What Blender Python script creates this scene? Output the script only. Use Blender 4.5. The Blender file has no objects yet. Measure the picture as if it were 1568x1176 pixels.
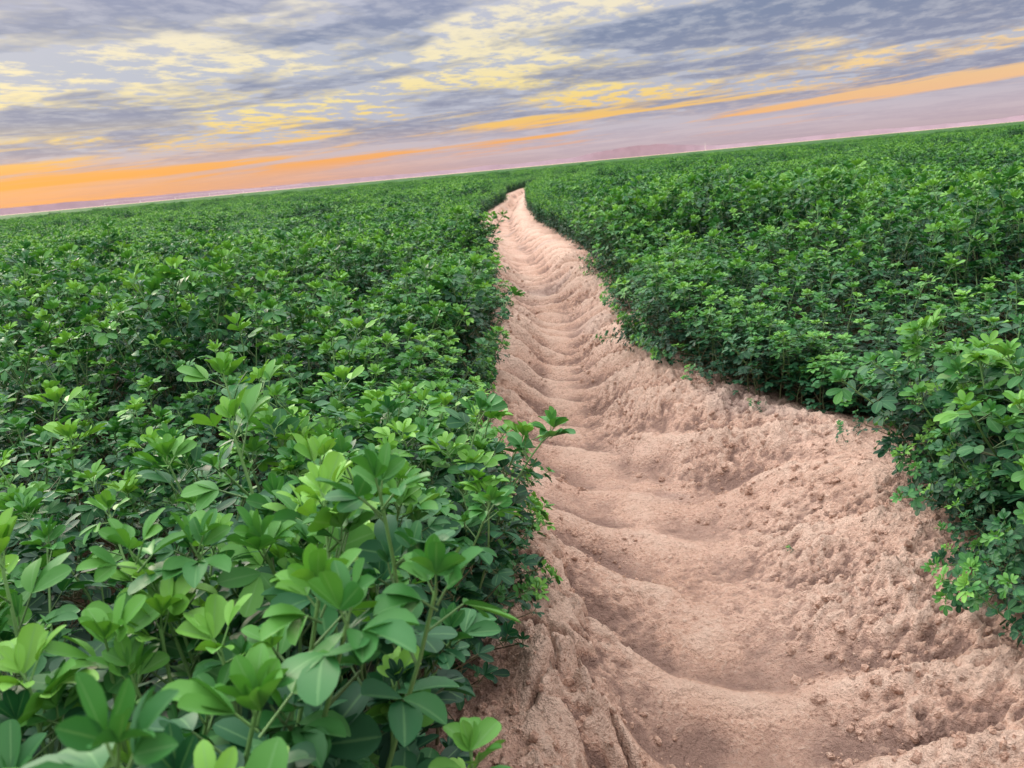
import bpy, math, random
import numpy as np
from mathutils import Vector, Matrix, Quaternion, Euler
random.seed(7); rng=np.random.default_rng(7)
scene=bpy.context.scene
scene.view_settings.view_transform='Standard'
scene.view_settings.look='None'
scene.view_settings.exposure=0
scene.view_settings.gamma=1

# ---------------------------------------------------------------- noise
def vnoise(x,y,seed=0):
    xi=np.floor(x).astype(np.int64); yi=np.floor(y).astype(np.int64)
    xf=x-xi; yf=y-yi
    def h(a,b):
        n=(a*374761393+b*668265263+seed*982451653)&0xffffffff
        n=((n^(n>>13))*1274126177)&0xffffffff
        n=(n^(n>>16))&0xffffffff
        return n/4294967295.0
    u=xf*xf*xf*(xf*(xf*6-15)+10); v=yf*yf*yf*(yf*(yf*6-15)+10)
    return (h(xi,yi)*(1-u)+h(xi+1,yi)*u)*(1-v)+(h(xi,yi+1)*(1-u)+h(xi+1,yi+1)*u)*v
def fbm(x,y,oct=4,seed=0,gain=.5):
    s=0;a=1;t=0
    c,sn=math.cos(.6),math.sin(.6)
    for i in range(oct):
        s=s+a*(vnoise(x,y,seed+i*17)*2-1); t+=a; a*=gain
        x,y=(c*x-sn*y)*2.03+11.3,(sn*x+c*y)*2.03+4.7
    return s/t
def sstep(a,b,x):
    t=np.clip((x-a)/(b-a),0,1); return t*t*(3-2*t)

# ---------------------------------------------------------------- track layout (metres)
LY=[-5,1.0,1.35,1.8,2.4,3.1,4.0,5.2,7.5,10.3,13,16.2,20,24.8]
LX=[-.07,-.07,-.04,-.06,-.19,-.09,-.05,-.03,-.10,-.19,-.20,-.12,.2,.77]
RY=[-5,.6,1.10,1.62,2.08,2.5,3.2,4.0,5.0,7.6,11.7,16,22.8]
RX=[.82,.84,.88,1.03,.93,.72,.60,.66,.78,.75,.54,.55,.98]
_yy=np.linspace(-5,200,4101)
def _ext(Y,X,off):
    v=np.interp(_yy,Y,X)
    far=off+(_yy-14)**2/(2*125.)
    k=sstep(Y[-2],Y[-1]+2,_yy)
    v=v*(1-k)+far*k
    k=np.ones(9)/9
    vp=np.pad(v,4,mode='edge')
    return np.convolve(vp,k,'valid')
_L=_ext(LY,LX,-.17); _R=_ext(RY,RX,.50)
_C=(_L+_R)/2
k=np.ones(61)/61; _Cs=np.convolve(np.pad(_C,30,mode='edge'),k,'valid')
def xl(y): return np.interp(y,_yy,_L)
def xr(y): return np.interp(y,_yy,_R)
def xc(y): return np.interp(np.minimum(y,110),_yy,_Cs)

def seg_d(x,y,pts):
    d=np.full(x.shape,9.)
    for (ax,ay),(bx,by) in zip(pts[:-1],pts[1:]):
        dx,dy=bx-ax,by-ay
        t=np.clip(((x-ax)*dx+(y-ay)*dy)/(dx*dx+dy*dy),0,1)
        d=np.minimum(d,np.hypot(x-ax-t*dx,y-ay-t*dy))
    return d
def H(x,y):
    a=xl(y);b=xr(y)
    wob=.06*fbm(x*.0+3,y*1.9,3,5)
    s=(x-a)/(b-a)
    sm=s+wob*1.3
    left=.15*(1-sstep(.0,.32,sm))
    right=.17*sstep(.50,.95,sm)
    z=left+right
    # broken lip along the left bank
    ln=.10*fbm(x*7,y*7,4,611,.6)
    lipk=sstep(-.15,.25,fbm(x*0+1.5,y*1.4,2,613))*.6+.5*np.exp(-((y-1.25)/.5)**2)
    z=z+.060*lipk*((1-sstep(.11,.14,s+ln))-.5)*np.exp(-((s-.1)/.22)**2)
    intr=sstep(-.15,.05,s)*(1-sstep(1.0,1.3,s))
    # lug ribs pressed by the wheel: slumped scallops on both banks, bars on the floor
    per=.30
    wr=.18*fbm(x*1.5,y*1.5,3,9)
    phL=(y+.40*x+wr)/per
    phR=(y+.75*x+wr+.05)/per
    def saw(ph):
        fr=ph-np.floor(ph)
        r=np.where(fr<.68,fr/.68,(1-fr)/.32); return r*r*(3-2*r)
    aL=np.exp(-((s-.20)/.14)**2); aR=np.exp(-((s-.76)/.18)**2); aC=np.exp(-((s-.47)/.2)**2)
    va=.25+1.4*vnoise(x*1.3+7,y*1.7,77)
    far=.46+1.0*sstep(1.8,4.5,y)
    z=z+intr*far*va*(.075*aL*(saw(phL)-.5)+.070*aR*(saw(phR)-.5)+.032*aC*(saw(phL)-.5))
    # lumps
    z=z+.038*fbm(x*3.0,y*3.0,4,21)*(.4+.6*intr)
    rough=.42+1.0*sstep(.5,.72,s)+1.1*(1-sstep(.08,.32,s))
    near=np.clip(1.4-np.abs(y)/9,0.25,1)
    pt=.35+1.1*sstep(-.25,.35,fbm(x*2.6,y*2.6,3,35))
    cl=fbm(x*15,y*15,4,31,.55); cl=np.where(cl>0,cl,cl*.6)
    z=z+.019*rough*near*intr*cl*pt
    cl2=1-np.abs(fbm(x*40,y*40,3,91,.6))*2.2
    z=z+.0078*rough*near*intr*pt*cl2
    # dried crust chunk and cracks
    nx=x+.03*fbm(x*18,y*18,3,55); ny=y+.03*fbm(x*18+9,y*18,3,56)
    z=z+.050*np.exp(-(((x-.06)/.085)**4+((y-1.12)/.13)**4))
    d=seg_d(nx,ny,[(-.07,1.27),(.035,1.24),(.075,1.17),(.11,1.08),(.135,.98)])
    z=z-.065*np.exp(-(d/.010)**2)
    d2=seg_d(nx,ny,[(.035,1.24),(.03,1.12),(-.01,1.02)])
    z=z-.05*np.exp(-(d2/.007)**2)
    d3=seg_d(nx,ny,[(-.1,2.44),(-.02,2.40),(.03,2.28),(.02,2.15)])
    z=z-.05*np.exp(-(d3/.012)**2)
    return z
def H1(x,y): return float(H(np.array([x]),np.array([y]))[0])

# ---------------------------------------------------------------- material helpers
def newmat(name):
    m=bpy.data.materials.new(name); m.use_nodes=True
    nt=m.node_tree; nt.nodes.clear()
    out=nt.nodes.new('ShaderNodeOutputMaterial')
    return m,nt,out
class NB:
    def __init__(s,nt): s.nt=nt
    def n(s,t,**kw):
        nd=s.nt.nodes.new(t)
        for k,v in kw.items(): setattr(nd,k,v)
        return nd
    def _in(s,sock,v):
        if v is None: return
        if isinstance(v,bpy.types.NodeSocket): s.nt.links.new(v,sock)
        else: sock.default_value=v
    def math(s,op,a,b=None,c=None,clamp=False):
        nd=s.n('ShaderNodeMath',operation=op,use_clamp=clamp)
        s._in(nd.inputs[0],a); s._in(nd.inputs[1],b); s._in(nd.inputs[2],c)
        return nd.outputs[0]
    def mapr(s,v,a,b,c=0.,d=1.,smooth=True):
        nd=s.n('ShaderNodeMapRange'); nd.interpolation_type='SMOOTHSTEP' if smooth else 'LINEAR'
        s._in(nd.inputs[0],v)
        for i,q in enumerate((a,b,c,d)): s._in(nd.inputs[i+1],q)
        return nd.outputs[0]
    def mix(s,f,a,b,blend='MIX'):
        nd=s.n('ShaderNodeMix',data_type='RGBA',blend_type=blend)
        s._in(nd.inputs[0],f)
        for i,q in ((6,a),(7,b)):
            if isinstance(q,tuple) and len(q)==3: q=q+(1.,)
            s._in(nd.inputs[i],q)
        return nd.outputs[2]
    def noise(s,vec,scale,detail=4,rough=.5,dist=0.,out=0):
        nd=s.n('ShaderNodeTexNoise'); s._in(nd.inputs['Vector'],vec)
        nd.inputs['Scale'].default_value=scale; nd.inputs['Detail'].default_value=detail
        nd.inputs['Roughness'].default_value=rough; nd.inputs['Distortion'].default_value=dist
        return nd.outputs[out]
    def comb(s,x,y,z):
        nd=s.n('ShaderNodeCombineXYZ')
        for i,q in enumerate((x,y,z)): s._in(nd.inputs[i],q)
        return nd.outputs[0]
    def ramp(s,f,stops):
        nd=s.n('ShaderNodeValToRGB'); s._in(nd.inputs[0],f)
        el=nd.color_ramp.elements
        while len(el)<len(stops): el.new(.5)
        for e,(p,c) in zip(el,stops): e.position=p; e.color=tuple(c)+(1.,)
        return nd.outputs[0]

# soil
def soil_material(name,crop=False):
    m,nt,out=newmat(name); b=NB(nt)
    geo=b.n('ShaderNodeNewGeometry'); P=geo.outputs['Position']
    n1=b.noise(P,2.3,4,.6); n3=b.noise(P,110,4,.7); n4=b.noise(P,1.3,3,.5,.6)
    col=b.ramp(n1,[(.3,(.60,.365,.265)),(.5,(.68,.435,.33)),(.72,(.74,.50,.39))])
    col=b.mix(b.mapr(n3,.5,.70,0.,.65),col,(.80,.61,.49))
    col=b.mix(b.mapr(n3,.48,.32,0.,.75),col,(.33,.19,.14))
    col=b.mix(b.mapr(n4,.55,.68,0.,.5),col,(.49,.39,.355))
    if crop:
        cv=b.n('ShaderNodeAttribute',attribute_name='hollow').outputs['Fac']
        col=b.mix(b.mapr(cv,.5,1.,0.,.9,False),col,(.29,.185,.15))  # relief shading put into the soil colour: darker hollows, paler crests
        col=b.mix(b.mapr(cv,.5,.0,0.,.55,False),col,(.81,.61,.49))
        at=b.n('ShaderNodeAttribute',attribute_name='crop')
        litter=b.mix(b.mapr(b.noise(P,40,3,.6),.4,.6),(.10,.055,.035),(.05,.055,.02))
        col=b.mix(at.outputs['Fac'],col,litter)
    p=b.n('ShaderNodeBsdfPrincipled'); b._in(p.inputs['Base Color'],col)
    p.inputs['Roughness'].default_value=.95
    p.inputs['Specular IOR Level'].default_value=.12
    hgt=b.math('ADD',b.math('MULTIPLY',n3,.024),b.math('MULTIPLY',b.noise(P,34,4,.65),.036))
    bu=b.n('ShaderNodeBump'); bu.inputs['Strength'].default_value=1.; bu.inputs['Distance'].default_value=1.
    b._in(bu.inputs['Height'],hgt); b._in(p.inputs['Normal'],bu.outputs[0])
    b._in(out.inputs[0],p.outputs[0])
    return m
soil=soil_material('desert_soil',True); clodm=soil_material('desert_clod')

# leaf
def leaf_material(name):
    m,nt,out=newmat(name); b=NB(nt)
    at=b.n('ShaderNodeAttribute',attribute_name='tint'); t=at.outputs['Fac']
    am=b.n('ShaderNodeAttribute',attribute_name='mid'); mid=am.outputs['Fac']
    oi=b.n('ShaderNodeObjectInfo'); rnd=oi.outputs['Random']
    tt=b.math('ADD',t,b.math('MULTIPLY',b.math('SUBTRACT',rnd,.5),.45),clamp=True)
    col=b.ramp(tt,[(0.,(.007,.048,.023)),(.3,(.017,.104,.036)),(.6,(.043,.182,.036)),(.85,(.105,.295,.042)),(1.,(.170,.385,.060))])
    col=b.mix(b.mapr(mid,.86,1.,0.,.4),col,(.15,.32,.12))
    p=b.n('ShaderNodeBsdfPrincipled'); b._in(p.inputs['Base Color'],col)
    p.inputs['Roughness'].default_value=.55
    p.inputs['Specular IOR Level'].default_value=.33
    tr=b.n('ShaderNodeBsdfTranslucent')
    tc=b.mix(1.,col,(1.5,1.45,.6),'MULTIPLY'); b._in(tr.inputs[0],tc)
    mx=b.n('ShaderNodeMixShader'); mx.inputs[0].default_value=.16
    b._in(mx.inputs[1],p.outputs[0]); b._in(mx.inputs[2],tr.outputs[0])
    b._in(out.inputs[0],mx.outputs[0])
    return m
leafm=leaf_material('alfalfa_leaf')
def stem_material():
    m,nt,out=newmat('alfalfa_stem'); b=NB(nt)
    at=b.n('ShaderNodeAttribute',attribute_name='tint')
    col=b.ramp(at.outputs['Fac'],[(0.,(.12,.10,.05)),(.35,(.07,.14,.045)),(1.,(.16,.32,.09))])
    p=b.n('ShaderNodeBsdfPrincipled'); b._in(p.inputs['Base Color'],col); p.inputs['Roughness'].default_value=.6
    b._in(out.inputs[0],p.outputs[0]); return m
stemm=stem_material()
def canopy_material():
    m,nt,out=newmat('alfalfa_canopy'); b=NB(nt)
    geo=b.n('ShaderNodeNewGeometry'); P=geo.outputs['Position']
    n=b.noise(P,3.,6,.75); n2=b.noise(P,.05,4,.6)
    col=b.ramp(n,[(.3,(.010,.040,.010)),(.5,(.025,.090,.016)),(.7,(.055,.165,.024))])
    col=b.mix(b.mapr(n2,.35,.7,0.,.5),col,(.034,.098,.023))
    p=b.n('ShaderNodeBsdfPrincipled'); b._in(p.inputs['Base Color'],col); p.inputs['Roughness'].default_value=.8
    p.inputs['Specular IOR Level'].default_value=.1
    bu=b.n('ShaderNodeBump'); bu.inputs['Strength'].default_value=.9; bu.inputs['Distance'].default_value=.15
    b._in(bu.inputs['Height'],n); b._in(p.inputs['Normal'],bu.outputs[0])
    b._in(out.inputs[0],p.outputs[0]); return m
canm=canopy_material()
def plain(name,c,r=.8):
    m,nt,out=newmat(name); b=NB(nt)
    geo=b.n('ShaderNodeNewGeometry')
    n=b.noise(geo.outputs['Position'],.02 if 'hill' in name else 2.,5,.6)
    col=b.mix(b.mapr(n,.3,.7),tuple(q*.85 for q in c),c)
    p=b.n('ShaderNodeBsdfPrincipled'); b._in(p.inputs['Base Color'],col); p.inputs['Roughness'].default_value=r
    b._in(out.inputs[0],p.outputs[0]); return m

# ---------------------------------------------------------------- mesh helper
def grid_mesh(name,X,Y,Z,mat,keep=None,smooth=True):
    nv,nu=X.shape
    co=np.stack([X,Y,Z],-1).reshape(-1,3).astype(np.float32)
    i=np.arange(nv*nu).reshape(nv,nu)
    q=np.stack([i[:-1,:-1],i[:-1,1:],i[1:,1:],i[1:,:-1]],-1)
    if keep is not None: q=q[keep]
    q=q.reshape(-1,4)
    me=bpy.data.meshes.new(name)
    me.vertices.add(len(co)); me.vertices.foreach_set('co',co.ravel())
    me.loops.add(q.size); me.loops.foreach_set('vertex_index',q.ravel().astype(np.int32))
    me.polygons.add(len(q)); me.polygons.foreach_set('loop_start',np.arange(0,q.size,4,dtype=np.int32))
    me.polygons.foreach_set('use_smooth',np.full(len(q),smooth))
    me.update(calc_edges=True); me.materials.append(mat)
    ob=bpy.data.objects.new(name,me); scene.collection.objects.link(ob)
    return ob

# ---------------------------------------------------------------- ground
us=list(np.arange(-.75,.86,.0055))
st=.0055; u=us[-1]
while u<9000:
    st*=1.22; u+=st; us.append(u)
st=.0055; u=us[0]; pre=[]
while u>-9000:
    st*=1.22; u-=st; pre.append(u)
us=np.array(pre[::-1]+us)
vs=[-9000,-3000,-1000,-300,-100,-30,-10,-4,-3,-2]+list(np.arange(-1.5,.6,.05))
y=.6
while y<9500:
    vs.append(y)
    y+= max(.0045,.0032*y) if y<6 else (.0065*y if y<40 else .06*y)
vs=np.array(vs)
U,V=np.meshgrid(us,vs)
GX=U+xc(V); GY=V
Zg=H(GX,np.clip(GY,-4.9,199))
fade=sstep(60,200,np.abs(GY))
Zg=Zg*(1-fade)
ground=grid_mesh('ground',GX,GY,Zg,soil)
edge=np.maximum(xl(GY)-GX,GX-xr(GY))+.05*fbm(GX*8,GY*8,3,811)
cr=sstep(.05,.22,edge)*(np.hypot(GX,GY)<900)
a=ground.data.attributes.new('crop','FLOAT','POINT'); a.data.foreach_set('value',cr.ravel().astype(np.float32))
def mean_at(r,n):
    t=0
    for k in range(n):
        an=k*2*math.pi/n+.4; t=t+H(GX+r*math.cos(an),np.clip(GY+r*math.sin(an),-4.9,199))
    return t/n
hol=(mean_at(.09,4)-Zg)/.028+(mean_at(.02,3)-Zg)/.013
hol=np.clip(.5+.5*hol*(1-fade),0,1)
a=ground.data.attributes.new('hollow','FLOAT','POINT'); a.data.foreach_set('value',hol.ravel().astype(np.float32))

# ---------------------------------------------------------------- alfalfa stems
class Bld:
    def __init__(s): s.v=[];s.f=[];s.t=[];s.m=[];s.mi=[]
    def add(s,vs,fs,t,mid,mi):
        o=len(s.v); s.v+=vs; s.t+=[t]*len(vs) if not isinstance(t,list) else t
        s.m+=mid; s.f+=[tuple(o+k for k in f) for f in fs]; s.mi+=[mi]*len(fs)
    def mesh(s,name):
        me=bpy.data.meshes.new(name); me.from_pydata([tuple(a) for a in s.v],[],s.f)
        for nm,d in (('tint',s.t),('mid',s.m)):
            a=me.attributes.new(nm,'FLOAT','POINT'); a.data.foreach_set('value',d)
        me.materials.append(leafm); me.materials.append(stemm)
        me.polygons.foreach_set('material_index',s.mi)
        me.polygons.foreach_set('use_smooth',[True]*len(s.f)); me.update()
        return me
ROWS=[(0,.08),(.14,.46),(.35,.84),(.60,1.),(.82,.86),(.94,.52),(1.,.12)]
def leaflet(B,o,d,up,L,W,fold,curl,t,R,lod):
    d=d.normalized(); r=d.cross(up)
    if r.length<1e-3: r=d.cross(Vector((1,0,.1)))
    r.normalize(); n=r.cross(d).normalized()
    if lod:
        vs=[o, o+d*L*.6+r*W*.5+n*fold*W*.5, o+d*L+n*curl*L, o+d*L*.6-r*W*.5+n*fold*W*.5]
        B.add(vs,[(0,1,2,3)],t,[0]*4,0); return
    vs=[];mid=[];fs=[]
    tw=R.uniform(-.35,.35)
    for k,(a,w) in enumerate(ROWS):
        c=o+d*L*a+n*(curl*L*a*a)
        rr=r+n*tw*a; h=W*.5*w
        vs+= [c-rr*h+n*fold*h, c, c+rr*h+n*fold*h]; mid+=[0,1,0]
    for k in range(len(ROWS)-1):
        a=k*3; fs+=[(a,a+1,a+4,a+3),(a+1,a+2,a+5,a+4)]
    B.add(vs,fs,t,mid,0)
def tube(B,pts,rads,t0,t1,ns=4):
    vs=[];fs=[];ts=[]
    for k,(p,r) in enumerate(zip(pts,rads)):
        dd=(pts[min(k+1,len(pts)-1)]-pts[max(k-1,0)]).normalized()
        x=dd.cross(Vector((.3,1,.2))).normalized(); yv=dd.cross(x)
        for j in range(ns):
            a=2*math.pi*j/ns; vs.append(p+x*r*math.cos(a)+yv*r*math.sin(a)); ts.append(t0+(t1-t0)*k/(len(pts)-1))
    for k in range(len(pts)-1):
        for j in range(ns):
            a=k*ns+j;b=k*ns+(j+1)%ns; fs.append((a,b,b+ns,a+ns))
    B.add(vs,fs,ts,[0]*len(vs),1)
def tri_leaf(B,o,az,el,pet,L,t,R,lod,droop=0.,sp=None,fold=None,slim=1.):
    d=Vector((math.cos(az)*math.cos(el),math.sin(az)*math.cos(el),math.sin(el)))
    e=o+d*pet
    if not lod: tube(B,[o,e],[.0011,.0008],t,t,3)
    el2=el-droop
    up=Vector((-math.cos(az)*math.sin(el2),-math.sin(az)*math.sin(el2),math.cos(el2)))
    dd=Vector((math.cos(az)*math.cos(el2),math.sin(az)*math.cos(el2),math.sin(el2)))
    up=(up+Vector((R.uniform(-.4,.4),R.uniform(-.4,.4),0))).normalized()
    sd=dd.cross(up)
    W=L*R.uniform(.52,.66)*slim
    sp=R.uniform(.75,1.2) if sp is None else sp
    fold=R.uniform(.05,.5) if fold is None else fold
    tv=lambda: max(0,min(1,t+R.uniform(-.09,.09)))
    leaflet(B,e+dd*pet*.12,dd,up,L,W,fold,R.uniform(-.35,.1),tv(),R,lod)
    for s in (-1,1):
        ds=dd*math.cos(sp)+sd*s*math.sin(sp)+up*R.uniform(-.15,.3)
        leaflet(B,e,ds,up+sd*s*R.uniform(-.3,.3),L*R.uniform(.82,.98),W*.95,fold,R.uniform(-.35,.1),tv(),R,lod)
def rosette(B,o,t,size,R,lod,n=4,tip=False):
    a0=R.uniform(0,6.28)
    for k in range(n):
        f=k/max(1,n-1)
        el=math.radians(R.uniform(15,45)+42*f)
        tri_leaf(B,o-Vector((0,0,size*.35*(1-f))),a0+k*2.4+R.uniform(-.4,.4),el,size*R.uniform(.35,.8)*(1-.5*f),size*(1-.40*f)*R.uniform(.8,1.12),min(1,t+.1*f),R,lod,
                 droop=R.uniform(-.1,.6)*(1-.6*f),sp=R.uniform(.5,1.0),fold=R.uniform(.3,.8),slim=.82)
def make_stem(B,R,Ht=.42,base=Vector((0,0,0)),lod=False,lean=None,size=.035,s0=.12):
    lx,ly=(R.uniform(-.11,.11),R.uniform(-.11,.11)) if lean is None else lean
    ph=R.uniform(0,6)
    def P(s): return base+Vector((lx*s*s,ly*s*s,Ht*s))+Vector((.010*math.sin(s*7+ph),.010*math.cos(s*6+ph),0))*s
    n=9
    pts=[P(k/n) for k in range(n+1)]
    if lod: tube(B,[P(0),P(.5),P(1)],[.003,.002,.001],0,.9,3)
    else: tube(B,pts,[.0032-.0018*k/n for k in range(n+1)],0,.9,5)
    s=s0; az=R.uniform(0,6.28)
    while s<.96:
        o=P(s); az+=math.pi+R.uniform(-.8,.8)+.5
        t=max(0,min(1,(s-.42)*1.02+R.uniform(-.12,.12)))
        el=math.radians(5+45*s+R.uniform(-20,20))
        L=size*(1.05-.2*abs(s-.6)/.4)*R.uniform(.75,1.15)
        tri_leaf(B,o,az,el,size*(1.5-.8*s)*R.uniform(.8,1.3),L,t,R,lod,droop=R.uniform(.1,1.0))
        if R.random()<.7 and s<.92:
            br=R.uniform(.03,.12)*(1.15-s)*1.4; a2=az+R.uniform(-.5,.5); e2=math.radians(R.uniform(25,65))
            q=o+Vector((math.cos(a2)*math.cos(e2),math.sin(a2)*math.cos(e2),math.sin(e2)))*br
            if not lod: tube(B,[o,(o+q)/2,q],[.0016,.0013,.001],t,t,3)
            rosette(B,q,max(0,t-.02),size*R.uniform(.55,.85),R,lod,3)
        s+=R.uniform(.052,.085)
    rosette(B,P(1.),R.uniform(.55,.95),size*R.uniform(.8,1.08),R,lod,R.choice([4,5,5,6]))

def mkcol(name,meshes):
    c=bpy.data.collections.new(name)
    for i,me in enumerate(meshes):
        ob=bpy.data.objects.new(f'{name}_{i:02d}',me); c.objects.link(ob)
    return c
R=random.Random(3)
near=[]
NV=20
for i in range(NV):
    B=Bld(); make_stem(B,R,Ht=R.uniform(.36,.43)); near.append(B.mesh(f'alfalfa_stem_{i:02d}'))
NB2=8   # larger-leaved plants
for i in range(NB2):
    B=Bld(); make_stem(B,R,Ht=R.uniform(.37,.43),size=.0385); near.append(B.mesh(f'alfalfa_stem_{NV+i:02d}'))
col_near=mkcol('alfalfa_stems',near)
patch=[]
for i in range(6):
    B=Bld()
    ph=R.uniform(0,9)
    for k in range(44):
        x=R.uniform(-.45,.45);yy=R.uniform(-.45,.45)
        make_stem(B,R,Ht=R.uniform(.33,.42)+.07*math.sin(x*6+ph)*math.cos(yy*5+ph),base=Vector((x,yy,0)),lod=True,size=.046,s0=.40 if max(abs(x),abs(yy))<.3 else .15)
    patch.append(B.mesh(f'alfalfa_patch_{i:02d}'))
col_patch=mkcol('alfalfa_patches',patch)

def scatter(name,pts,rots,scls,idx,coll):
    n=len(pts)
    me=bpy.data.meshes.new(name); me.vertices.add(n)
    me.vertices.foreach_set('co',np.asarray(pts,np.float32).ravel())
    a=me.attributes.new('rot','FLOAT_VECTOR','POINT'); a.data.foreach_set('vector',np.asarray(rots,np.float32).ravel())
    a=me.attributes.new('scl','FLOAT_VECTOR','POINT'); a.data.foreach_set('vector',np.asarray(scls,np.float32).ravel())
    a=me.attributes.new('idx','INT','POINT'); a.data.foreach_set('value',np.asarray(idx,np.int32))
    ob=bpy.data.objects.new(name,me); scene.collection.objects.link(ob)
    ng=bpy.data.node_groups.new(name+'_scatter','GeometryNodeTree')
    ng.interface.new_socket('Geometry',in_out='INPUT',socket_type='NodeSocketGeometry')
    ng.interface.new_socket('Geometry',in_out='OUTPUT',socket_type='NodeSocketGeometry')
    N=ng.nodes; Lk=ng.links
    gi=N.new('NodeGroupInput'); go=N.new('NodeGroupOutput')
    ci=N.new('GeometryNodeCollectionInfo'); ci.inputs['Collection'].default_value=coll
    ci.inputs['Separate Children'].default_value=True; ci.inputs['Reset Children'].default_value=True
    ip=N.new('GeometryNodeInstanceOnPoints'); ip.inputs['Pick Instance'].default_value=True
    def attr(nm,dt):
        q=N.new('GeometryNodeInputNamedAttribute'); q.data_type=dt; q.inputs[0].default_value=nm
        return q.outputs[0]
    er=N.new('FunctionNodeEulerToRotation')
    Lk.new(gi.outputs[0],ip.inputs['Points']); Lk.new(ci.outputs[0],ip.inputs['Instance'])
    Lk.new(attr('idx','INT'),ip.inputs['Instance Index'])
    Lk.new(attr('rot','FLOAT_VECTOR'),er.inputs[0]); Lk.new(er.outputs[0],ip.inputs['Rotation'])
    Lk.new(attr('scl','FLOAT_VECTOR'),ip.inputs['Scale'])
    Lk.new(ip.outputs[0],go.inputs[0])
    md=ob.modifiers.new('scatter','NODES'); md.node_group=ng
    return ob

def tilt_euler(dx,dy,ang,yaw):
    ax=Vector((-dy,dx,0))
    q=Quaternion(ax.normalized(),ang)@Quaternion((0,0,1),yaw) if ax.length>1e-6 else Quaternion((0,0,1),yaw)
    return tuple(q.to_euler('XYZ'))

def hscale(x,y):
    return 1.0+.56*fbm(x*.9+3,y*1.15,2,201)+.18*fbm(x*3,y*3,2,202)
NEARLIM=7.0
P=[];Ro=[];S=[];I=[]
sp=.100
gx=np.arange(-9,10,sp); gy=np.arange(-1.0,NEARLIM+.6,sp)
GXX,GYY=np.meshgrid(gx,gy); xs=GXX.ravel()+rng.uniform(-.5,.5,GXX.size)*sp*1.3; ys=GYY.ravel()+rng.uniform(-.5,.5,GXX.size)*sp*1.3
m=(np.abs(xs)<ys*1.0+1.6)&(np.hypot(xs,ys)<NEARLIM+.3*rng.random(xs.size))
xs=xs[m];ys=ys[m]
nf=1300; fy=rng.uniform(.2,NEARLIM,nf); sdm=rng.random(nf)<.45; fo=rng.uniform(.0,.28,nf)
xs=np.concatenate([xs,np.where(sdm,xl(fy)-.07-fo,xr(fy)+.06+fo)]); ys=np.concatenate([ys,fy])
A=xl(ys)-.065+.06*fbm(xs*0,ys*2.0,3,88)-.05*(1-sstep(.85,1.0,ys))
Bq=xr(ys)+.06+.08*fbm(xs*0+5,ys*1.7,3,89)+.17*np.exp(-((ys-2.12)/.20)**2)
m=(xs<A)|(xs>Bq); xs=xs[m];ys=ys[m];A=A[m];Bq=Bq[m]
hs=hscale(xs,ys); zz=H(xs,ys)
for x,yv,a,b,h,z in zip(xs,ys,A,Bq,hs,zz):
    de=(a-x) if x<a else (x-b); sgn=1 if x<a else -1
    k=max(0,1-de/.22)
    if k>0:
        ang=k*R.uniform(-.05,.42)*(1 if yv>1.0 else .3); e=tilt_euler(sgn,R.uniform(-.6,.6),ang,R.uniform(0,6.28))
        h*=R.choice([1,.9,.8,.6,.45])*(1-.08*k) if R.random()<.6 else 1
    else:
        e=tilt_euler(R.uniform(-1,1),R.uniform(-1,1),R.uniform(0,.22),R.uniform(0,6.28))
    sc=h*R.uniform(.82,1.10)
    if R.random()<.04: sc*=1.13
    nr=max(0,min(1,(2.3-math.hypot(x,yv))/1.2))*(x<.3)
    if nr>0: sc*=1+.02*nr
    w=(.55+.45*sc)
    P.append((x,yv,z-.01));Ro.append(e);S.append((w,w,sc));I.append(NV+R.randrange(NB2) if R.random()<.15+.6*nr else R.randrange(NV))
for _ in range(560):
    yv=R.uniform(.7,NEARLIM)if R.random()<.8 else R.uniform(.7,3)
    left=R.random()<.45
    a=float(xl(yv));b=float(xr(yv))
    cl=float(fbm(np.array([yv*2.1+(0 if left else 50)]),np.array([.3]),2,301)[0])
    if cl<-.05 or (left and yv<1.3): continue
    x=(a-R.uniform(.03,.12)) if left else (b+R.uniform(-.02,.10))
    s=R.uniform(.3,.55)
    e=tilt_euler(1 if left else -1,R.uniform(-.9,.9),R.uniform(.4,1.1),R.uniform(0,6.28))
    P.append((x,yv,H1(x,yv)-.005));Ro.append(e);S.append((s*1.2,s*1.2,s));I.append(R.randrange(NV))
# clump leaning into the track on the right
for _ in range(34):
    yv=R.uniform(1.25,1.80); x=float(xr(yv))+R.uniform(-.03,.16); s=R.uniform(.6,1.05)
    P.append((x,yv,H1(x,yv)-.01));Ro.append(tilt_euler(-1,R.uniform(-.7,.3),R.uniform(.1,.5),R.uniform(0,6.28)));S.append((s*1.1,s*1.1,s));I.append(R.randrange(NV+NB2))
for _ in range(12):
    yv=R.uniform(1.05,1.5); x=float(xr(yv))+R.uniform(-.05,.08); s=R.uniform(.35,.6)
    P.append((x,yv,H1(x,yv)-.01));Ro.append(tilt_euler(-1,R.uniform(-.7,.3),R.uniform(.5,1.0),R.uniform(0,6.28)));S.append((s*1.2,s*1.2,s));I.append(R.randrange(NV))
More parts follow.
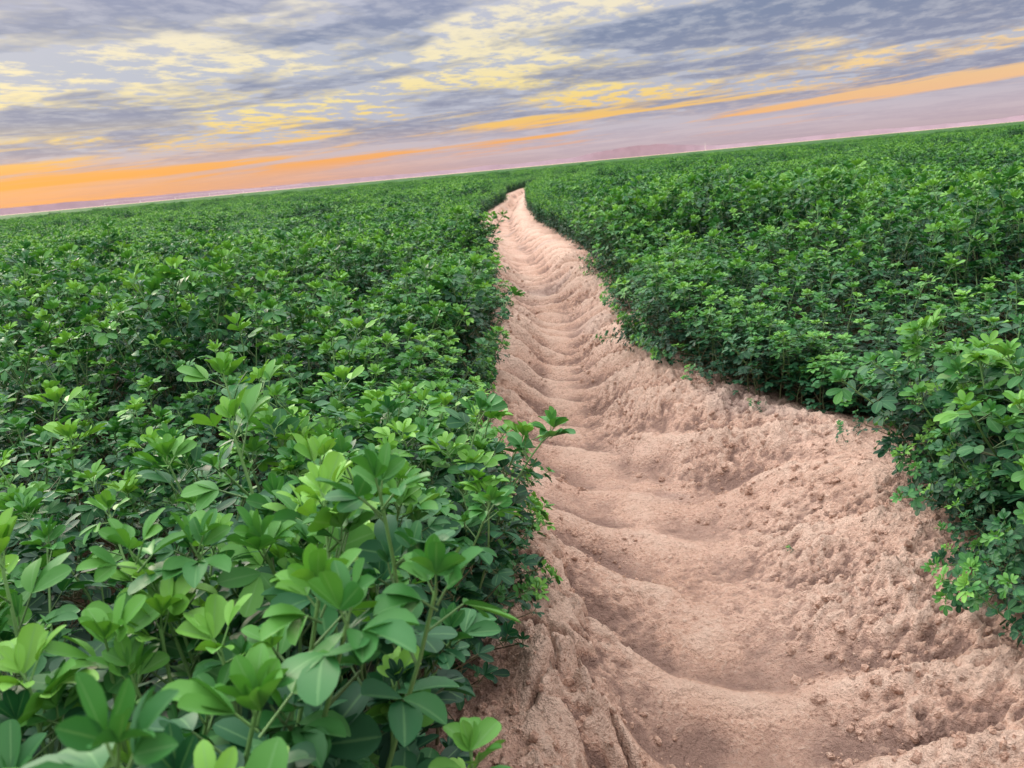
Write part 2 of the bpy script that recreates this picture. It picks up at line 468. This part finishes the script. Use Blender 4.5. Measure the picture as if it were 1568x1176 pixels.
# few seedlings on the right bank
for (x,yv,s) in [(.62,1.62,.07),(.80,2.35,.16),(.72,2.62,.28),(.66,2.7,.22),(.92,2.02,.18),(.98,2.06,.14)]:
    P.append((x,yv,H1(x,yv)-.003));Ro.append(tilt_euler(-1,-.3,.5,R.uniform(0,6.28)));S.append((s*1.5,s*1.5,s));I.append(R.randrange(NV))
for (x,yv,s) in [(-.81,2.2,1.35),(-1.0,1.45,1.22),(-.9,1.4,1.15),(-.95,5.0,1.3),(-.14,1.35,1.0),(-.12,1.5,1.05),(1.7,5.2,1.3),(-.45,1.55,1.15),(2.1,4.2,1.25),(-.12,4.1,1.0),(-.09,4.6,1.05),(-.17,1.12,.95),(-.14,1.22,.95)]:
    P.append((x,yv,.11));Ro.append((0,0,R.uniform(0,6)));S.append((1.08,1.08,s));I.append(NV+R.randrange(NB2) if yv<2.5 else R.randrange(NV))
scatter('alfalfa_plants',P,Ro,S,I,col_near)

# mid / far patches
P=[];Ro=[];S=[];I=[]
def add_band(r0,r1,sp):
    gx=np.arange(-r1,r1,sp); gy=np.arange(-2,r1,sp)
    X,Y=np.meshgrid(gx,gy); x=X.ravel()+rng.uniform(-.3,.3,X.size)*sp; y=Y.ravel()+rng.uniform(-.3,.3,X.size)*sp
    r=np.hypot(x,y); m=(r>r0)&(r<=r1)&(np.abs(x)<y*.95+2)
    x=x[m];y=y[m]
    A=xl(y)-.55;Bq=xr(y)+.58
    m=(x<A)|(x>Bq); x=x[m];y=y[m]
    h=hscale(x,y)
    for a,b,c in zip(x,y,h):
        P.append((a,b,.10));Ro.append((0,0,R.uniform(0,6.28)));w=R.uniform(.95,1.15);S.append((w,w,c*R.uniform(.88,1.10)));I.append(R.randrange(6))
    yv=r0
    while yv<r1 and yv<60:
        for sd in (-1,1):
            for _ in range(2):
                yy=yv+R.uniform(-.2,.2)
                x=float(xl(yy))-R.uniform(.30,.42) if sd<0 else float(xr(yy))+R.uniform(.30,.44)
                P.append((x,yy,.09));Ro.append((0,0,R.choice([0,math.pi])));S.append((.55,.8,R.uniform(.85,1.0)));I.append(R.randrange(6))
        yv+=.5
add_band(NEARLIM,30,.82)
add_band(30,60,1.1)
add_band(60,110,1.8)
scatter('alfalfa_crop',P,Ro,S,I,col_patch)

# far canopy
us2=[.75]; st=.35
while us2[-1]<1500:
    us2.append(us2[-1]+st); st=min(st*1.06,40)
us2=np.array([-q for q in us2[::-1]]+us2)
v2=[16.]
while v2[-1]<900: v2.append(v2[-1]*1.012+.05)
v2=np.array(v2)
U,V=np.meshgrid(us2,v2)
CX=U+np.interp(np.minimum(V,110),_yy,_Cs); CY=V
rise=sstep(16,24,V)*.23+sstep(60,110,V)*.14
CZ=.11+rise+.05*fbm(CX*.8,CY*.8,3,401)+.03*fbm(CX*2,CY*2,2,402)
keep=(~((U[:-1,:-1]<0)&(U[:-1,1:]>0)))
grid_mesh('alfalfa_field',CX,CY,CZ,canm,keep)

# ---------------------------------------------------------------- clods
import bmesh
cm=[]
for i in range(6):
    bm=bmesh.new(); bmesh.ops.create_icosphere(bm,subdivisions=2,radius=1)
    for v in bm.verts:
        n=fbm(np.array([v.co.x*1.7+i*9]),np.array([v.co.y*1.7+v.co.z*2.3]),3,500+i)[0]
        v.co*=1+.55*n; v.co.z*=.7
    me=bpy.data.meshes.new(f'clod_{i}'); bm.to_mesh(me); bm.free(); me.materials.append(clodm); cm.append(me)
col_cl=mkcol('clods',cm)
P=[];Ro=[];S=[];I=[]
n=12000
ys=.75+6.5*rng.random(n)**1.7; ss=np.where(rng.random(n)<.55,rng.uniform(.55,1.12,n),rng.uniform(-.08,.35,n))
xs=xl(ys)+ss*(xr(ys)-xl(ys)); cl=fbm(xs*4,ys*4,2,601)
m=cl>-.15; xs=xs[m];ys=ys[m]; zz=H(xs,ys)
for x,yv,z in zip(xs,ys,zz):
    s=.0016+.0105*R.random()**6
    P.append((x,yv,z+s*.1));Ro.append((R.uniform(0,6),R.uniform(0,6),R.uniform(0,6)));S.append((s,s*R.uniform(.7,1.2),s));I.append(R.randrange(6))
scatter('soil_clods',P,Ro,S,I,col_cl)

# ---------------------------------------------------------------- distance
hm=plain('hill_haze',(.33,.235,.275))  # mauve hill colour with the distance haze mixed into it
az=np.radians(np.linspace(-70,70,561)); D=4200.
ad=np.degrees(az)
prof=(18+6*fbm(ad*.35,ad*0,4,701)+ 26*sstep(5.5,9,ad)*(1-sstep(11,17,ad))+6*fbm(ad*1.4,ad*0+4,3,705)*sstep(4,8,ad)*(1-sstep(12,18,ad)) +7*sstep(-10,-30,ad))
rows=[0,.35,.7,1.]
X=np.stack([ (D+25*r)*np.sin(az) for r in rows]);Y=np.stack([(D+25*r)*np.cos(az) for r in rows])
Z=np.stack([prof*r*1.15-1*(1-r) for r in rows])
grid_mesh('distant_hills',X,Y,Z,hm)

white=plain('galvanised_steel',(.6,.6,.6),.5); wood=plain('weathered_wood',(.2,.14,.1))
def bar(bm,a,b,r,n=5):
    a=Vector(a);b=Vector(b);d=(b-a);L=d.length
    q=d.to_track_quat('Z','Y').to_matrix().to_4x4(); M=Matrix.Translation((a+b)/2)@q
    bmesh.ops.create_cone(bm,cap_ends=True,segments=n,radius1=r,radius2=r,depth=L,matrix=M)
def finish(bm,name,mat,loc=(0,0,0),rz=0):
    me=bpy.data.meshes.new(name);bm.to_mesh(me);bm.free();me.materials.append(mat)
    ob=bpy.data.objects.new(name,me);ob.location=loc;ob.rotation_euler=(0,0,rz);scene.collection.objects.link(ob);return ob
bm=bmesh.new()
for k in range(7):
    x=k*48
    for s in (-1,1):
        bar(bm,(x,s*2.2,.9),(x,0,4),.12); bmesh.ops.create_cone(bm,cap_ends=True,segments=14,radius1=.75,radius2=.75,depth=.35,matrix=Matrix.Translation((x,s*2.2,.75))@Matrix.Rotation(math.pi/2,4,'Y'))
    bar(bm,(x,-2.2,.9),(x,2.2,.9),.1)
    if k<6:
        prev=Vector((x,0,4))
        for j in range(1,9):
            xx=x+48*j/8; zt=4+1.0*math.sin(math.pi*j/8); zb=zt-1.1*math.sin(math.pi*j/8)
            c=Vector((xx,0,zt)); bar(bm,prev,c,.12)
            bar(bm,(xx,0,zt),(xx,.0,zb),.05); bar(bm,prev,(xx,0,zb),.04); bar(bm,(xx,0,zb),(xx,0,1.6),.03); prev=c
finish(bm,'irrigation_pivot',white,(-560,1150,.1),math.radians(12))
for (x,yv) in [(-790,2000),(-704,2040),(-600,2080)]:
    bm=bmesh.new(); bar(bm,(0,0,0),(0,0,11),.22,8); bar(bm,(-1.3,0,10),(1.3,0,10),.12)
    for q in (-1.1,0,1.1): bar(bm,(q,0,10),(q,0,10.5),.08)
    finish(bm,'utility_pole',wood,(x,yv,0))
bm=bmesh.new()
for a in range(3):
    c=math.cos(a*2.094);s=math.sin(a*2.094); bar(bm,(c*.8,s*.8,0),(c*.4,s*.4,12),.16)
for z in range(1,12,2):
    for a in range(3):
        f=.8-.4*z/12;c=math.cos(a*2.094)*f;s=math.sin(a*2.094)*f;c2=math.cos((a+1)*2.094)*f;s2=math.sin((a+1)*2.094)*f
        bar(bm,(c,s,z),(c2,s2,z+1.6),.08)
bar(bm,(0,0,12),(0,0,14),.1)
finish(bm,'radio_mast',white,(375,1400,0))

# ---------------------------------------------------------------- world
SUN_AZ=math.radians(-38); SUN_EL=math.radians(16)
w=bpy.data.worlds.new('World'); scene.world=w; w.use_nodes=True
nt=w.node_tree; nt.nodes.clear(); b=NB(nt)
out=b.n('ShaderNodeOutputWorld'); 
tc=b.n('ShaderNodeTexCoord'); sx=b.n('ShaderNodeSeparateXYZ'); b._in(sx.inputs[0],tc.outputs['Generated'])
X,Y,Z=sx.outputs; Zp=b.math('MAXIMUM',Z,0.)
zo=b.math('ADD',Zp,.05)
px=b.math('DIVIDE',X,zo); py=b.math('DIVIDE',Y,zo)
a0=math.radians(-68)
ca,sa=math.sin(a0),math.cos(a0)
al=b.math('ADD',b.math('MULTIPLY',px,ca),b.math('MULTIPLY',py,sa))
ac=b.math('SUBTRACT',b.math('MULTIPLY',px,sa),b.math('MULTIPLY',py,ca))
Pv=b.comb(b.math('MULTIPLY',al,1.5),ac,0.)
az=b.math('ARCTAN2',X,Y)
leftw=b.mapr(az,.15,-.55)
base=b.ramp(Zp,[(0.,(.56,.42,.46)),(.02,(.64,.53,.58)),(.06,(.52,.53,.63)),(.14,(.54,.57,.66)),(.22,(.60,.60,.70)),(.5,(1.,1.,1.)),(1.,(1.,1.,1.))])
base=b.mix(b.math('MULTIPLY',leftw,b.mapr(Zp,.04,.0,0.,.9)),base,(1.,.42,.18))
nA=b.noise(Pv,3.4,6,.60,.1)
nB=b.noise(Pv,.50,3,.5,.2)
warm=b.ramp(Zp,[(0.,(1.,.32,.10)),(.03,(1.0,.44,.12)),(.06,(1.0,.64,.16)),(.09,(1.0,.80,.32)),(.13,(1.,.87,.55)),(.2,(.95,.87,.70)),(1.,(1.,1.,1.))])
rightw=b.mapr(az,.1,.55)
warm=b.mix(b.math('MULTIPLY',rightw,.5),warm,(.95,.62,.45))
mA=b.mapr(b.math('ADD',nA,b.math('MULTIPLY',b.math('SUBTRACT',nB,.49),.7)),.43,.60)
c1=b.mix(b.math('MULTIPLY',mA,b.mapr(Zp,.035,.07,.0,.98)),base,warm)
Pw=b.comb(b.math('ADD',b.math('MULTIPLY',al,.8),47.),b.math('ADD',ac,12.),2.)
nC=b.noise(Pw,.80,5,.55,.25)
nCc=b.math('ADD',nC,b.math('MULTIPLY',b.math('SUBTRACT',nA,.5),.30))
mC=b.mapr(nCc,.43,.55)
mC=b.math('MULTIPLY',mC,b.mapr(Zp,.03,.06,.3,.96))
viol=b.ramp(Zp,[(0.,(.46,.34,.42)),(.06,(.31,.32,.44)),(.15,(.22,.27,.41)),(.3,(.45,.46,.62)),(.5,(.9,.9,1.0)),(1.,(.95,.95,1.))])
viol=b.mix(b.mapr(nA,.42,.68,0.,.6),viol,base)
c2=b.mix(mC,c1,viol)
Pz=b.comb(b.math('MULTIPLY',az,3.6),b.math('ADD',b.math('MULTIPLY',Zp,85.),b.math('MULTIPLY',az,-4.5)),9.)
nD=b.noise(Pz,.8,5,.62,.25)
mD=b.mapr(nD,.49,.60)
bandD=b.math('MULTIPLY',b.mapr(Zp,.012,.03),b.mapr(Zp,.095,.05))
c3=b.mix(b.math('MULTIPLY',b.math('MULTIPLY',mD,bandD),.92),c2,warm)
ga=b.math('SUBTRACT',az,math.radians(-36)); 
g=b.math('EXPONENT',b.math('MULTIPLY',b.math('ADD',b.math('POWER',b.math('DIVIDE',ga,.34),2.),b.math('POWER',b.math('DIVIDE',b.math('SUBTRACT',Zp,.022),.024),2.)),-1.))
c4=b.mix(b.math('MULTIPLY',g,b.mapr(nD,.35,.6,.6,1.)),c3,(1.0,.43,.07))
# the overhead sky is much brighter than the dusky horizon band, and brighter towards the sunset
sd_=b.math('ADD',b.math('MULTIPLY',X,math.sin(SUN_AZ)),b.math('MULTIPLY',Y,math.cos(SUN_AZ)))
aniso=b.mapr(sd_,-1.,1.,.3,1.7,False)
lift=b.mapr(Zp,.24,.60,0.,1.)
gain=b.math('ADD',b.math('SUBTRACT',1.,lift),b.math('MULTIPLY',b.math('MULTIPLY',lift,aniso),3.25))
sky=b.n('ShaderNodeTexSky',sky_type='NISHITA'); sky.sun_disc=False; sky.sun_elevation=SUN_EL; sky.sun_rotation=SUN_AZ
bgs=b.n('ShaderNodeBackground'); b._in(bgs.inputs[0],sky.outputs[0]); bgs.inputs[1].default_value=.003
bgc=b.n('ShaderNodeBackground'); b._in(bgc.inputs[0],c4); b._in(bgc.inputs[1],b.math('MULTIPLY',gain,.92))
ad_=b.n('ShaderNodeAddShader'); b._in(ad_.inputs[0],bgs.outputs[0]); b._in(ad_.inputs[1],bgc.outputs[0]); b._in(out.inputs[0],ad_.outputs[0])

sd=bpy.data.lights.new('sun','SUN'); sd.energy=2.2; sd.angle=math.radians(16); sd.color=(1.,.84,.70)
so=bpy.data.objects.new('sun',sd); scene.collection.objects.link(so)
d=Vector((math.sin(SUN_AZ)*math.cos(SUN_EL),math.cos(SUN_AZ)*math.cos(SUN_EL),math.sin(SUN_EL)))
so.rotation_euler=d.to_track_quat('Z','Y').to_euler()

# ---------------------------------------------------------------- camera
cd=bpy.data.cameras.new('camera'); cam=bpy.data.objects.new('camera',cd); scene.collection.objects.link(cam)
cd.sensor_width=36; cd.lens=36*1178/1568; cd.clip_start=.05; cd.clip_end=30000
cam.location=(0,0,1.0)
M=Matrix.Rotation(math.radians(90-15.63),4,'X')@Matrix.Rotation(math.radians(-5.28),4,'Z')
cam.rotation_euler=M.to_euler()
cd.dof.use_dof=True; cd.dof.focus_distance=1.6; cd.dof.aperture_fstop=11
scene.camera=cam
